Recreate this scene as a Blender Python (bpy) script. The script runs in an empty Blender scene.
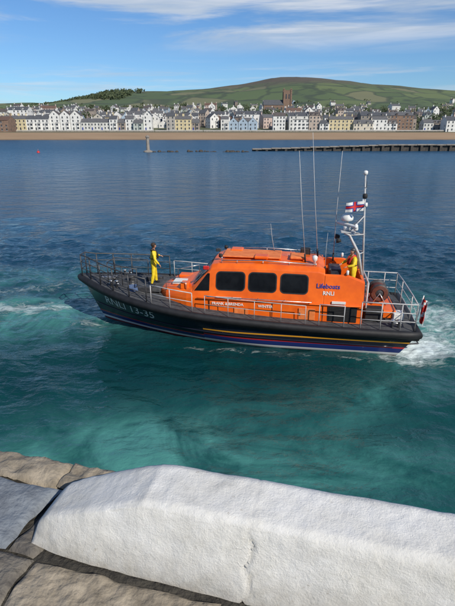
import bpy, math, random
import numpy as np
from mathutils import Vector, Matrix, noise
random.seed(7); rng=np.random.RandomState(5)
sc=bpy.context.scene
sc.view_settings.view_transform='Standard'; sc.view_settings.look='None'; sc.view_settings.exposure=0
COL=sc.collection

# ------------------------------------------------------------ materials
def newmat(name):
    m=bpy.data.materials.new(name); m.use_nodes=True
    nt=m.node_tree; p=nt.nodes['Principled BSDF']; return m,nt,p
def N(nt,t,**kw):
    n=nt.nodes.new(t)
    for k,v in kw.items():
        if k in ('operation','blend_type','data_type','noise_dimensions','feature','interpolation','wave_type','bands_direction'): setattr(n,k,v)
        else: n.inputs[k].default_value=v
    return n
def L(nt,a,b): nt.links.new(a,b)
def ramp(nt,stops,interp='LINEAR'):
    r=nt.nodes.new('ShaderNodeValToRGB'); cr=r.color_ramp; cr.interpolation=interp
    while len(cr.elements)<len(stops): cr.elements.new(0.5)
    for e,(p,c) in zip(cr.elements,stops):
        e.position=p; e.color=(c[0],c[1],c[2],1) if hasattr(c,'__len__') else (c,c,c,1)
    return r
def mix(nt,fac,a,b,bt='MIX'):
    m=nt.nodes.new('ShaderNodeMix'); m.data_type='RGBA'; m.blend_type=bt
    for s,v in ((m.inputs[0],fac),(m.inputs[6],a),(m.inputs[7],b)):
        if hasattr(v,'is_linked'): nt.links.new(v,s)
        elif hasattr(v,'__len__'): s.default_value=(v[0],v[1],v[2],1)
        else: s.default_value=v
    return m.outputs[2]
def math_(nt,op,a,b=None,c=None):
    m=nt.nodes.new('ShaderNodeMath'); m.operation=op
    for i,v in enumerate((a,b,c)):
        if v is None: continue
        if hasattr(v,'is_linked'): nt.links.new(v,m.inputs[i])
        else: m.inputs[i].default_value=v
    return m.outputs[0]
def simple(name,c1,c2=None,rough=.5,scale=3.0,bump=0.0,bscale=None,metal=0,spec=None,detail=3):
    m,nt,p=newmat(name)
    c2=c2 or tuple(x*.75 for x in c1)
    tc=N(nt,'ShaderNodeTexCoord')
    n=N(nt,'ShaderNodeTexNoise',Scale=scale,Detail=detail,Roughness=.6); L(nt,tc.outputs['Object'],n.inputs['Vector'])
    r=ramp(nt,[(.35,c2),(.65,c1)]); L(nt,n.outputs['Fac'],r.inputs[0]); L(nt,r.outputs[0],p.inputs['Base Color'])
    p.inputs['Roughness'].default_value=rough; p.inputs['Metallic'].default_value=metal
    if spec is not None: p.inputs['Specular IOR Level'].default_value=spec
    if bump:
        n2=N(nt,'ShaderNodeTexNoise',Scale=bscale or scale*4,Detail=4); L(nt,tc.outputs['Object'],n2.inputs['Vector'])
        b=N(nt,'ShaderNodeBump',Strength=bump,Distance=.02); L(nt,n2.outputs['Fac'],b.inputs['Height']); L(nt,b.outputs[0],p.inputs['Normal'])
    return m
M={}
M['orange']=simple('orange_gelcoat',(.86,.150,.010),(.70,.105,.008),.35,1.6,.06,14)
M['orange2']=simple('orange_roof_paint',(.80,.23,.06),(.66,.16,.035),.65,5,.15,60)
M['glass']=simple('window_glass',(.012,.014,.017),(.006,.007,.009),.06,2)
M['rubber']=simple('black_rubber',(.014,.015,.018),(.008,.008,.010),.62,4,.15,30)
M['deckgrey']=simple('deck_nonslip',(.075,.078,.083),(.040,.042,.046),.8,5,.3,80)
M['steel']=simple('stainless_rail',(.55,.56,.57),(.38,.39,.40),.32,8,metal=.8)
M['railwhite']=simple('grey_painted_rail',(.50,.50,.50),(.38,.38,.38),.5,8)
M['darkmetal']=simple('dark_metal',(.06,.062,.068),(.03,.03,.033),.45,8)
M['white']=simple('white_paint',(.78,.78,.76),(.66,.66,.63),.4,5)
M['yellow']=simple('yellow_drysuit',(.80,.62,.02),(.66,.46,.012),.6,9,.3,25)
M['black']=simple('black_fabric',(.02,.02,.022),(.012,.012,.013),.7,9)
M['red']=simple('red_paint',(.60,.025,.02),(.45,.02,.015),.5,6)
M['blue']=simple('blue_paint',(.015,.04,.28),(.012,.03,.2),.5,6)
M['skin']=simple('skin',(.55,.30,.20),(.46,.23,.15),.55,20)
M['hair']=simple('brown_hair',(.05,.028,.016),(.025,.014,.009),.7,30,.4,80)
M['rope']=simple('blue_rope',(.10,.16,.30),(.05,.09,.2),.8,30)
M['brown']=simple('brown_hose_reel',(.16,.05,.03),(.09,.03,.02),.6,8)

# ------------------------------------------------------------ mesh builder
class MB:
    def __init__(s): s.v=[]; s.f=[]; s.m=[]; s.mats=[]; s.sm=[]
    def mi(s,mat):
        if mat not in s.mats: s.mats.append(mat)
        return s.mats.index(mat)
    def add(s,vs,fs,mat,smooth=False):
        o=len(s.v); s.v+= [tuple(v) for v in vs]; k=s.mi(mat)
        for f in fs: s.f.append(tuple(i+o for i in f)); s.m.append(k); s.sm.append(smooth)
    def box(s,c,d,mat,rot=None,taper=1.0,bev=0):
        x,y,z=[q/2 for q in d]; c=Vector(c)
        R=rot if rot is not None else Matrix.Identity(3)
        if bev<=0:
            vs=[]
            for sz in (-1,1):
                t=1 if sz<0 else taper
                for sx,sy in ((-1,-1),(1,-1),(1,1),(-1,1)): vs.append(c+R@Vector((sx*x*t,sy*y*t,sz*z)))
            s.add(vs,[(3,2,1,0),(4,5,6,7),(0,1,5,4),(1,2,6,5),(2,3,7,6),(3,0,4,7)],mat)
        else:
            b=min(bev,x*.9,y*.9,z*.9)
            def ring(xx,yy,zz,t):
                xx*=t; yy*=t; xi=xx-b; yi=yy-b
                return [c+R@Vector(q) for q in ((-xi,-yy,zz),(xi,-yy,zz),(xx,-yi,zz),(xx,yi,zz),(xi,yy,zz),(-xi,yy,zz),(-xx,yi,zz),(-xx,-yi,zz))]
            def ring2(zz,t):
                xx=x*t-b; yy=y*t-b; e=b*.01
                return [c+R@Vector(q) for q in ((-xx+e,-yy,zz),(xx-e,-yy,zz),(xx,-yy+e,zz),(xx,yy-e,zz),(xx-e,yy,zz),(-xx+e,yy,zz),(-xx,yy-e,zz),(-xx,-yy+e,zz))]
            rs=[ring2(-z,1),ring(x,y,-z+b,1),ring(x,y,z-b,taper),ring2(z,taper)]
            vs=[q for r in rs for q in r]; fs=[]
            for k in range(3):
                for i in range(8): j=(i+1)%8; fs.append((k*8+i,k*8+j,k*8+8+j,k*8+8+i))
            fs.append(tuple(range(7,-1,-1))); fs.append(tuple(range(24,32)))
            s.add(vs,fs,mat)
    def tube(s,pts,r,mat,n=8,closed=False,caps=True):
        pts=[Vector(p) for p in pts]; m=len(pts)
        rr=r if hasattr(r,'__len__') else [r]*m
        vs=[]; prev=None
        for i,p in enumerate(pts):
            if closed: t=(pts[(i+1)%m]-pts[i-1]).normalized()
            else:
                t=(pts[min(i+1,m-1)]-pts[max(i-1,0)]).normalized()
            if prev is None:
                a=Vector((0,0,1)) if abs(t.z)<.9 else Vector((1,0,0))
                u=t.cross(a).normalized()
            else:
                u=(prev-t*prev.dot(t)).normalized()
            prev=u; w=t.cross(u)
            for k in range(n):
                an=2*math.pi*k/n; vs.append(p+(u*math.cos(an)+w*math.sin(an))*rr[i])
        fs=[]
        for i in range(m if closed else m-1):
            for k in range(n):
                a=i*n+k; b=i*n+(k+1)%n; i2=(i+1)%m; fs.append((a,b,i2*n+(k+1)%n,i2*n+k))
        if caps and not closed: fs.append(tuple(range(n-1,-1,-1))); fs.append(tuple(range((m-1)*n,m*n)))
        s.add(vs,fs,mat,True)
    def lathe(s,c,prof,mat,n=16,axis='z',smooth=True,sc2=(1,1)):
        vs=[];c=Vector(c)
        for (r,h) in prof:
            for k in range(n):
                an=2*math.pi*k/n; a,b=r*math.cos(an)*sc2[0],r*math.sin(an)*sc2[1]
                q={'z':(a,b,h),'x':(h,a,b),'y':(b,h,a)}[axis]; vs.append(c+Vector(q))
        fs=[]
        for i in range(len(prof)-1):
            for k in range(n): fs.append((i*n+k,i*n+(k+1)%n,(i+1)*n+(k+1)%n,(i+1)*n+k))
        fs.append(tuple(range(n-1,-1,-1))); fs.append(tuple(range((len(prof)-1)*n,len(prof)*n)))
        s.add(vs,fs,mat,smooth)
    def loft(s,secs,mat,smooth=False,cap0=True,cap1=True):
        n=len(secs[0]); vs=[q for r in secs for q in r]; fs=[]
        for i in range(len(secs)-1):
            for k in range(n-1): fs.append((i*n+k,i*n+k+1,(i+1)*n+k+1,(i+1)*n+k))
        if cap0: fs.append(tuple(range(n-1,-1,-1)))
        if cap1: fs.append(tuple(range((len(secs)-1)*n,len(secs)*n)))
        s.add(vs,fs,mat,smooth)
    def build(s,name,parent=None,bevel=0,recalc=True,sub=0):
        me=bpy.data.meshes.new(name); me.from_pydata(s.v,[],s.f)
        for m in s.mats: me.materials.append(m)
        me.polygons.foreach_set('material_index',s.m); me.polygons.foreach_set('use_smooth',s.sm); me.update()
        if recalc:
            import bmesh
            bm=bmesh.new(); bm.from_mesh(me); bmesh.ops.recalc_face_normals(bm,faces=bm.faces[:]); bm.to_mesh(me); bm.free()
        o=bpy.data.objects.new(name,me); COL.objects.link(o)
        if parent: o.parent=parent
        if bevel:
            b=o.modifiers.new('bev','BEVEL'); b.width=bevel; b.segments=3; b.limit_method='ANGLE'; b.angle_limit=math.radians(25); b.harden_normals=False
        return o
def empty(name,loc=(0,0,0),rz=0,parent=None):
    e=bpy.data.objects.new(name,None); e.location=loc; e.rotation_euler=(0,0,rz); COL.objects.link(e); e.empty_display_size=.2
    if parent: e.parent=parent
    return e

# ------------------------------------------------------------ camera / light / sky
cam=bpy.data.cameras.new('camera'); co=bpy.data.objects.new('camera',cam); COL.objects.link(co)
cam.sensor_fit='VERTICAL'; cam.sensor_height=24; cam.lens=458/606*24; cam.clip_end=20000; cam.clip_start=.05
co.location=(0,0,8); co.rotation_euler=(math.radians(90-20.9),0,0); sc.camera=co
SE=math.radians(38); sx,sy=.6,-.8
sd=Vector((sx*math.cos(SE),sy*math.cos(SE),math.sin(SE)))
sun=bpy.data.lights.new('sun','SUN'); sun.energy=4.5; sun.angle=math.radians(.5); sun.color=(1,.925,.80)
so=bpy.data.objects.new('sun',sun); COL.objects.link(so); so.rotation_euler=sd.to_track_quat('Z','Y').to_euler(); so.location=(20,-20,40)
w=bpy.data.worlds.new('World'); sc.world=w; w.use_nodes=True; nt=w.node_tree; bg=nt.nodes['Background']
sky=nt.nodes.new('ShaderNodeTexSky'); sky.sky_type='NISHITA'; sky.sun_disc=False; sky.sun_elevation=SE; sky.sun_rotation=math.atan2(sx,sy)
sky.air_density=1.0; sky.dust_density=.2; sky.ozone_density=3.0
tc=N(nt,'ShaderNodeTexCoord'); sep=N(nt,'ShaderNodeSeparateXYZ'); L(nt,tc.outputs['Generated'],sep.inputs[0])
def cloudnoise(scale,lo,hi,sc3,off,det=6):
    mp=nt.nodes.new('ShaderNodeMapping'); mp.inputs['Scale'].default_value=sc3; mp.inputs['Location'].default_value=off
    L(nt,tc.outputs['Generated'],mp.inputs[0])
    n=N(nt,'ShaderNodeTexNoise',Scale=scale,Detail=det,Roughness=.62,Distortion=.5); L(nt,mp.outputs[0],n.inputs['Vector'])
    r=ramp(nt,[(lo,0.0),(hi,1.0)]); r.color_ramp.interpolation='EASE'; L(nt,n.outputs['Fac'],r.inputs[0]); return r.outputs[0]
c1=cloudnoise(1.6,.42,.66,(1.3,1.3,11),(3.1,0,.4))
m1=ramp(nt,[(.125,0.0),(.17,1.0),(.30,1.0),(.5,.3)]); L(nt,sep.outputs[2],m1.inputs[0])
c2=cloudnoise(2.6,.45,.70,(1.2,1.2,17),(.7,5,1.3),5)
m2=ramp(nt,[(.015,.4),(.05,.8),(.10,.6),(.125,0.0)]); L(nt,sep.outputs[2],m2.inputs[0])
f1=math_(nt,'MULTIPLY',c1,m1.outputs[0]); f2=math_(nt,'MULTIPLY',c2,m2.outputs[0])
ff=math_(nt,'MULTIPLY',math_(nt,'MAXIMUM',f1,f2),.85)
skyc=mix(nt,1.0,sky.outputs[0],(.63,.89,1.17),'MULTIPLY')
c3=cloudnoise(3.2,.40,.66,(1.2,1.2,12),(1.7,2,.3),3)
out=mix(nt,ff,skyc,mix(nt,c3,(5.2,6.1,7.3),(7.6,8.0,8.6)))
L(nt,out,bg.inputs[0]); bg.inputs[1].default_value=.095

# ------------------------------------------------------------ sea
U=Vector((-.988,.155,0)); NP=Vector((-.155,-.988,0)); O=Vector((.53,18.09,0))
def axis(lo,hi,step,lim0,lim1):
    a=list(np.arange(lo,hi+1e-6,step)); d=step; x=a[-1]
    while x<lim1: d=min(d*1.10,250); x+=d; a.append(x)
    d=step; x=a[0]; b=[]
    while x>lim0: d=min(d*1.10,250); x-=d; b.append(x)
    return np.array(b[::-1]+a)
xs=axis(-15,15,.11,-4000,4000); ys=axis(4,32,.11,-60,4500)
X,Y=np.meshgrid(xs,ys); 
dx=np.gradient(xs)[None,:]; dy=np.gradient(ys)[:,None]; sp=np.maximum(dx+0*X,dy+0*X)
Z=np.zeros_like(X)
calm=.62+.38*np.clip((Y-12)/10,0,1)
for i in range(80):
    lam=.42*(10**rng.rand()); an=math.radians(245+rng.randn()*45); k=2*math.pi/lam
    amp=.0052*lam**.8
    fade=np.clip(1.6-sp*3.0/lam,0,1)
    Z+=calm*amp*fade*np.sin(k*(X*math.cos(an)+Y*math.sin(an))+rng.rand()*6.28)
def g(cx,cy,sx_,sy_,ang=0):
    c,s=math.cos(ang),math.sin(ang); a=(X-cx)*c+(Y-cy)*s; b=-(X-cx)*s+(Y-cy)*c
    return np.exp(-(a/sx_)**2-(b/sy_)**2)
churn=g(7.4,15.9,1.8,1.7)+.8*g(9.5,19,2.5,3)+.55*g(-9,20.5,4,2.5)
Z+=churn*.045*np.sin(X*7+3*np.sin(Y*3))*np.sin(Y*6+2*np.sin(X*4))*np.clip(1.6-sp*2,0,1)
Z+=.12*g(*(O+U*6.1).to_2d(),.8,.45)
nx,ny=len(xs),len(ys)
vv=np.stack([X.ravel(),Y.ravel(),Z.ravel()],1)
ii=np.arange(nx*ny).reshape(ny,nx)
ff_=np.stack([ii[:-1,:-1].ravel(),ii[:-1,1:].ravel(),ii[1:,1:].ravel(),ii[1:,:-1].ravel()],1)
me=bpy.data.meshes.new('sea_water'); me.from_pydata(vv.tolist(),[],ff_.tolist()); me.polygons.foreach_set('use_smooth',[True]*len(me.polygons))
sea=bpy.data.objects.new('sea_water',me); COL.objects.link(sea)
m,nt,p=newmat('sea_water'); me.materials.append(m)
geo=N(nt,'ShaderNodeNewGeometry'); P=geo.outputs['Position']
sp_=N(nt,'ShaderNodeSeparateXYZ'); L(nt,P,sp_.inputs[0]); px,py=sp_.outputs[0],sp_.outputs[1]
def noi(scale,detail=4,rough=.55,dist=0,stretch=None):
    n=N(nt,'ShaderNodeTexNoise',Scale=scale,Detail=detail,Roughness=rough,Distortion=dist)
    if stretch:
        mp=nt.nodes.new('ShaderNodeMapping'); mp.inputs['Scale'].default_value=stretch; L(nt,P,mp.inputs[0]); L(nt,mp.outputs[0],n.inputs['Vector'])
    else: L(nt,P,n.inputs['Vector'])
    return n.outputs['Fac']
def gauss(cx,cy,rx,ry,ang=0):
    c,s=math.cos(ang),math.sin(ang)
    x0=math_(nt,'SUBTRACT',px,cx); y0=math_(nt,'SUBTRACT',py,cy)
    a=math_(nt,'DIVIDE',math_(nt,'ADD',math_(nt,'MULTIPLY',x0,c),math_(nt,'MULTIPLY',y0,s)),rx)
    b=math_(nt,'DIVIDE',math_(nt,'ADD',math_(nt,'MULTIPLY',x0,-s),math_(nt,'MULTIPLY',y0,c)),ry)
    q=math_(nt,'ADD',math_(nt,'MULTIPLY',a,a),math_(nt,'MULTIPLY',b,b))
    return math_(nt,'EXPONENT',math_(nt,'MULTIPLY',q,-1))
def add(*a):
    r=a[0]
    for q in a[1:]: r=math_(nt,'ADD',r,q)
    return r
big=noi(.30,6,.64,1.6)
mr=N(nt,'ShaderNodeMapRange'); mr.inputs['From Min'].default_value=4; mr.inputs['From Max'].default_value=44; L(nt,math_(nt,'ADD',py,math_(nt,'MULTIPLY',math_(nt,'SUBTRACT',big,.5),14)),mr.inputs[0])
near=ramp(nt,[(0,(.004,.066,.066)),(.12,(.004,.056,.058)),(.27,(.002,.034,.038)),(.42,(.003,.032,.048)),(.70,(.005,.040,.078)),(1,(.009,.062,.125))]); L(nt,mr.outputs[0],near.inputs[0])  # water body colour; darkest band paints in the boat's dark reflection
body_refl_col=near.outputs[0]
aq=add(math_(nt,'MULTIPLY',gauss(-2.4,10.0,4.6,1.7,.1),1.15),math_(nt,'MULTIPLY',gauss(2.8,8.8,3.4,1.2,.1),.8),math_(nt,'MULTIPLY',gauss(-9.5,19.4,5.4,2.5,.1),1.35),math_(nt,'MULTIPLY',gauss(9.5,18.0,3.4,4.0,.5),1.4),math_(nt,'MULTIPLY',gauss(5.5,13.0,3.4,1.1,.35),.5),math_(nt,'MULTIPLY',gauss(-13,25,9,1.6,.1),.5))
nm=ramp(nt,[(.38,0.0),(.64,1.0)]); L(nt,big,nm.inputs[0])
aqm=math_(nt,'MULTIPLY',aq,add(nm.outputs[0],.20)); aqm=math_(nt,'MINIMUM',aqm,1.0)
col=mix(nt,aqm,body_refl_col,(.065,.235,.215))
fm=add(math_(nt,'MULTIPLY',gauss(7.3,16.0,1.7,1.3,.2),1.35),math_(nt,'MULTIPLY',gauss(10,19.0,2.6,3.4,.5),.85),math_(nt,'MULTIPLY',gauss(-10,20.2,4.2,1.1,.12),.78),math_(nt,'MULTIPLY',gauss(-11.5,23.0,5.0,.8,.12),.58),math_(nt,'MULTIPLY',gauss(-6.0,18.5,1.3,.55,.12),.66),math_(nt,'MULTIPLY',gauss(1.0,15.7,5.5,.35,-.155),.46))
fn=noi(1.9,8,.74,1.2,(.7,1.4,1)); fr=math_(nt,'ADD',fn,math_(nt,'MULTIPLY',fm,.42))
fo=ramp(nt,[(.72,0.0),(.84,.45),(1.0,1.0)]); L(nt,fr,fo.inputs[0])
fo2=math_(nt,'MULTIPLY',fo.outputs[0],math_(nt,'MINIMUM',math_(nt,'MULTIPLY',fm,3.0),1.0))
col2=mix(nt,fo2,col,(.66,.76,.76)); L(nt,col2,p.inputs['Base Color'])
rfar=N(nt,'ShaderNodeMapRange'); rfar.inputs['From Min'].default_value=30; rfar.inputs['From Max'].default_value=200; rfar.inputs['To Min'].default_value=.06; rfar.inputs['To Max'].default_value=.34; L(nt,py,rfar.inputs[0])
L(nt,math_(nt,'ADD',rfar.outputs[0],math_(nt,'MULTIPLY',fo2,.5)),p.inputs['Roughness'])
p.inputs['IOR'].default_value=1.333
b1=noi(1.1,2,.55,.3,(1,1.6,1)); b2=noi(4.2,3,.6,.4,(1,1.5,1)); b3=noi(.22,3,.6,.2,(1,2.0,1))
farf=N(nt,'ShaderNodeMapRange'); farf.inputs['From Min'].default_value=30; farf.inputs['From Max'].default_value=160; farf.inputs['To Min'].default_value=.7; farf.inputs['To Max'].default_value=4.2; L(nt,py,farf.inputs[0])
nf=N(nt,'ShaderNodeMapRange'); nf.inputs['From Min'].default_value=12; nf.inputs['From Max'].default_value=26; nf.inputs['To Min'].default_value=.62; nf.inputs['To Max'].default_value=1.15; L(nt,py,nf.inputs[0])
hh=add(math_(nt,'MULTIPLY',nf.outputs[0],add(math_(nt,'MULTIPLY',b1,.34),math_(nt,'MULTIPLY',b2,.14))),math_(nt,'MULTIPLY',math_(nt,'MULTIPLY',b3,farf.outputs[0]),.9),math_(nt,'MULTIPLY',fo2,.08))
bp=N(nt,'ShaderNodeBump',Strength=.9,Distance=.42); L(nt,hh,bp.inputs['Height']); L(nt,bp.outputs[0],p.inputs['Normal'])

# ------------------------------------------------------------ terrain
RX=[-3000,-1500,-1000,-700,-560,-435,-250,-120,60,200,283,360,550,780,1023,1500,3000]
RH=[60,80,92,100,116,158,160,164,182,206,211,208,188,170,150,120,100]
def sst(a,b,x):
    t=np.clip((x-a)/(b-a),0,1); return t*t*(3-2*t)
def terr(x,y,nz=True):
    sh=345+.02*x
    z=-1.5+sst(sh-12,sh+48,y)*6.6+np.clip(y-sh-65,0,380)*.072
    R=np.interp(x,RX,RH)
    z=z+(R-35)*sst(850,2250,y)-.9*R*sst(2400,3900,y)
    return z
tx=np.linspace(-2600,2600,180); ty=np.concatenate([np.linspace(325,420,24),np.linspace(430,900,48),np.linspace(920,2700,70),np.linspace(2760,4200,14)])
TX,TY=np.meshgrid(tx,ty); TZ=terr(TX,TY)
for j in range(TZ.shape[0]):
    if ty[j]>480:
        f=min(1,(ty[j]-480)/500)
        for i in range(TZ.shape[1]):
            TZ[j,i]+=f*(noise.fractal(Vector((tx[i]/420,ty[j]/420,.3)),1,2,4)*13)
n1,n2=len(tx),len(ty); ii=np.arange(n1*n2).reshape(n2,n1)
me=bpy.data.meshes.new('ground_terrain'); me.from_pydata(np.stack([TX.ravel(),TY.ravel(),TZ.ravel()],1).tolist(),[],np.stack([ii[:-1,:-1].ravel(),ii[:-1,1:].ravel(),ii[1:,1:].ravel(),ii[1:,:-1].ravel()],1).tolist())
me.polygons.foreach_set('use_smooth',[True]*len(me.polygons))
to=bpy.data.objects.new('ground_terrain',me); COL.objects.link(to)
m,nt,p=newmat('beach_and_fields'); me.materials.append(m)
geo=N(nt,'ShaderNodeNewGeometry'); P=geo.outputs['Position']; sp2=N(nt,'ShaderNodeSeparateXYZ'); L(nt,P,sp2.inputs[0])
vo=N(nt,'ShaderNodeTexVoronoi',Scale=.0095); mpv=nt.nodes.new('ShaderNodeMapping'); mpv.inputs['Scale'].default_value=(1,.5,0); mpv.inputs['Rotation'].default_value=(0,0,.3)
wn=N(nt,'ShaderNodeTexNoise',Scale=.004,Detail=3); L(nt,P,wn.inputs['Vector']); va=N(nt,'ShaderNodeVectorMath',operation='MULTIPLY_ADD'); L(nt,wn.outputs['Color'],va.inputs[0]); va.inputs[1].default_value=(160,160,0); L(nt,P,va.inputs[2])
L(nt,va.outputs[0],mpv.inputs[0]); L(nt,mpv.outputs[0],vo.inputs['Vector'])
sc_=N(nt,'ShaderNodeSeparateColor'); L(nt,vo.outputs['Color'],sc_.inputs[0])
fr_=ramp(nt,[(0,(.095,.135,.045)),(.3,(.125,.16,.055)),(.55,(.080,.115,.04)),(.78,(.17,.17,.08)),(1,(.13,.165,.06))],'CONSTANT'); L(nt,sc_.outputs[0],fr_.inputs[0])
ve=N(nt,'ShaderNodeTexVoronoi',Scale=.0095,feature='DISTANCE_TO_EDGE'); L(nt,mpv.outputs[0],ve.inputs['Vector'])
he=ramp(nt,[(.03,.75),(.075,0.0)]); L(nt,ve.outputs['Distance'],he.inputs[0])
fld=mix(nt,he.outputs[0],fr_.outputs[0],(.045,.060,.030))
wd_=ramp(nt,[(.56,0.0),(.62,.85)]); L(nt,noi(.006,6,.7),wd_.inputs[0]); fld=mix(nt,wd_.outputs[0],fld,(.04,.055,.028))
nz=noi(.004,6,.65); hz=math_(nt,'ADD',sp2.outputs[2],math_(nt,'MULTIPLY',nz,90))
mr=N(nt,'ShaderNodeMapRange'); mr.inputs['From Min'].default_value=178; mr.inputs['From Max'].default_value=222; L(nt,hz,mr.inputs[0])
heath=mix(nt,noi(.02,5,.7),(.075,.06,.045),(.13,.105,.065))
fld2=mix(nt,mr.outputs[0],fld,heath)
fld2=mix(nt,.18,fld2,(.15,.18,.21))  # distance haze painted in: bluish grey mixed into the field colour
gr=mix(nt,noi(.05,4),(.08,.10,.05),(.13,.13,.09))
mt=N(nt,'ShaderNodeMapRange'); mt.inputs['From Min'].default_value=820; mt.inputs['From Max'].default_value=900; L(nt,sp2.outputs[1],mt.inputs[0])
c=mix(nt,mt.outputs[0],gr,fld2)
mb_=N(nt,'ShaderNodeMapRange'); mb_.inputs['From Min'].default_value=4.6; mb_.inputs['From Max'].default_value=5.0; L(nt,sp2.outputs[2],mb_.inputs[0])
sand=mix(nt,noi(.08,5,.6,0,(.3,1,1)),(.24,.165,.105),(.38,.275,.18))
ms=N(nt,'ShaderNodeMapRange'); ms.inputs['From Min'].default_value=.1; ms.inputs['From Max'].default_value=1.2; L(nt,math_(nt,'ADD',sp2.outputs[2],math_(nt,'MULTIPLY',noi(.03,4),.8)),ms.inputs[0])
sand=mix(nt,ms.outputs[0],(.13,.10,.07),sand)
c=mix(nt,mb_.outputs[0],sand,c); L(nt,c,p.inputs['Base Color']); p.inputs['Roughness'].default_value=.95; p.inputs['Specular IOR Level'].default_value=.1
def tz(x,y): return float(terr(np.array(x,dtype=float),np.array(y,dtype=float)))

M['stone']=simple('sandstone',(.24,.155,.115),(.16,.11,.08),.9,.6)
M['greystone']=simple('grey_stone',(.30,.27,.23),(.19,.17,.15),.9,.8)
M['concrete']=simple('concrete',(.40,.38,.34),(.29,.27,.24),.9,1.5,.3,10)
M['asphalt']=simple('asphalt',(.06,.06,.062),(.045,.045,.047),.9,1)
b=MB()
for i in range(-9,10):
    x=i*40
    b.box((x,404+.02*x,4.7),(39.6,1.0,3.0),M['greystone'])
    b.box((x,404+.02*x,6.33),(39.6,.5,.25),M['white'])
b.build('promenade_wall')
b=MB(); b.box((0,411,5.35),(760,9,.12),M['asphalt']); o=b.build('promenade_road')

# ------------------------------------------------------------ houses
wallcols=[(.74,.73,.70)]*4+[(.66,.65,.61),(.62,.56,.45),(.64,.54,.33),(.36,.45,.54),(.46,.38,.32),(.33,.28,.24),(.24,.19,.16),(.50,.47,.41),(.54,.42,.37),(.48,.52,.48),(.40,.37,.33),(.70,.69,.66)]
wm=[simple('render_%d'%i,c_,tuple(q*.8 for q in c_),.85,.5) for i,c_ in enumerate(wallcols)]
rm=[simple('slate_%d'%i,c_,None,.7,.7) for i,c_ in enumerate([(.085,.09,.10),(.12,.12,.125),(.10,.085,.08),(.14,.085,.065)])]
wg=simple('house_window',(.06,.065,.075),(.03,.034,.045),.2,1)
def house_mesh(wd,dp,st,wallm,roofm,gable=False,bay=False,dorm=False,seed=0):
    r=random.Random(seed); b=MB(); h=st*2.8+r.uniform(.2,.9); rh=r.uniform(2.2,3.2) if not gable else r.uniform(3,3.8)
    x,y=wd/2,dp/2
    b.add([(-x,-y,-4),(x,-y,-4),(x,y,-4),(-x,y,-4),(-x,-y,h),(x,-y,h),(x,y,h),(-x,y,h)],[(0,1,5,4),(1,2,6,5),(2,3,7,6),(3,0,4,7),(4,5,6,7)],wallm)
    e=.35
    if not gable:
        b.add([(-x,-y,h),(-x,y,h),(-x,0,h+rh),(x,-y,h),(x,y,h),(x,0,h+rh)],[(0,1,2),(3,5,4)],wallm)
        b.add([(-x-.1,-y-e,h-.15),(x+.1,-y-e,h-.15),(x+.1,0,h+rh+.1),(-x-.1,0,h+rh+.1),(-x-.1,y+e,h-.15),(x+.1,y+e,h-.15)],[(0,1,2,3),(3,2,5,4)],roofm)
        for q in [-x+.5,x-.5][:r.choice([1,2,2])]: b.box((q,0,h+rh+.5),(.8,1.1,2.2),wallm); b.box((q,0,h+rh+1.8),(.5,.8,.4),rm[3])
    else:
        b.add([(-x,-y,h),(x,-y,h),(0,-y,h+rh),(-x,y,h),(x,y,h),(0,y,h+rh)],[(0,1,2),(3,5,4)],wallm)
        b.add([(-x-e,-y-.2,h-.2),(0,-y-.2,h+rh+.1),(0,y+.2,h+rh+.1),(-x-e,y+.2,h-.2),(x+e,-y-.2,h-.2),(x+e,y+.2,h-.2)],[(0,1,2,3),(1,4,5,2)],roofm)
        b.box((0,y-.8,h+rh+.5),(.9,.8,2.0),wallm)
        b.box((0,-y-.03,h+.9),(.9,.1,1.2),wg)
    nw=max(2,int(wd/r.uniform(2.3,3.4)))
    for s in range(st):
        for k in range(nw):
            cx=-x+(k+.5)*wd/nw; cz=s*2.8+1.75
            if s==0 and k==0: b.box((cx,-y-.04,1.1),(1.0,.1,2.2),M['blue'] if seed%5==0 else wg)
            elif r.random()<.92: 
                b.box((cx,-y-.03,cz),(1.05,.08,1.45),wg); b.box((cx,-y-.06,cz-.82),(1.3,.2,.14),M['white'])
    for s in range(st):
        for yy in (-dp/4,dp/4):
            if r.random()<.5: b.box((-x-.03,yy,s*2.8+1.75),(.08,.9,1.3),wg); b.box((x+.03,yy,s*2.8+1.75),(.08,.9,1.3),wg)
    if bay: 
        b.box((x*.45,-y-.5,1.4*min(st,2)),(2.2,1.0,2.8*min(st,2)),wallm)
        for s in range(min(st,2)): b.box((x*.45,-y-1.03,s*2.8+1.6),(1.7,.08,1.6),wg)
        b.box((x*.45,-y-.5,2.8*min(st,2)+.15),(2.5,1.2,.3),roofm)
    if dorm and not gable:
        for q in (-x*.45,x*.45): b.box((q,-y+.9,h+.9),(1.5,1.6,1.5),wallm); b.box((q,-y+.07,h+1.0),(1.0,.08,1.0),wg); b.box((q,-y+.9,h+1.73),(1.8,1.9,.16),roofm)
    o=b.build('house'); me=o.data; bpy.data.objects.remove(o); return me
variants=[]
for i in range(72):
    st=random.choice([1,2,2,2,2,3,3,4]) 
    variants.append((house_mesh(random.uniform(6.5,9.5) if i%3 else random.uniform(10,19),random.uniform(7.5,10),st,wm[i%len(wm)],random.choice(rm[:3] if i%6 else rm),i%4==3 and i%3!=0,i%3==1,i%5==1,i),st))
def hw(me): return max(v.co.x for v in me.vertices)*2
front=[v for v in variants if v[1]>=2]
occupied=[]
def place(me,x,y,rz=0,name='house',s=1):
    o=bpy.data.objects.new(name,me); o.location=(x,y,max(tz(x,y),5.2)); o.rotation_euler=(0,0,rz); o.scale=(s,s,s); COL.objects.link(o); occupied.append((x,y)); return o
x=-250
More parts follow.
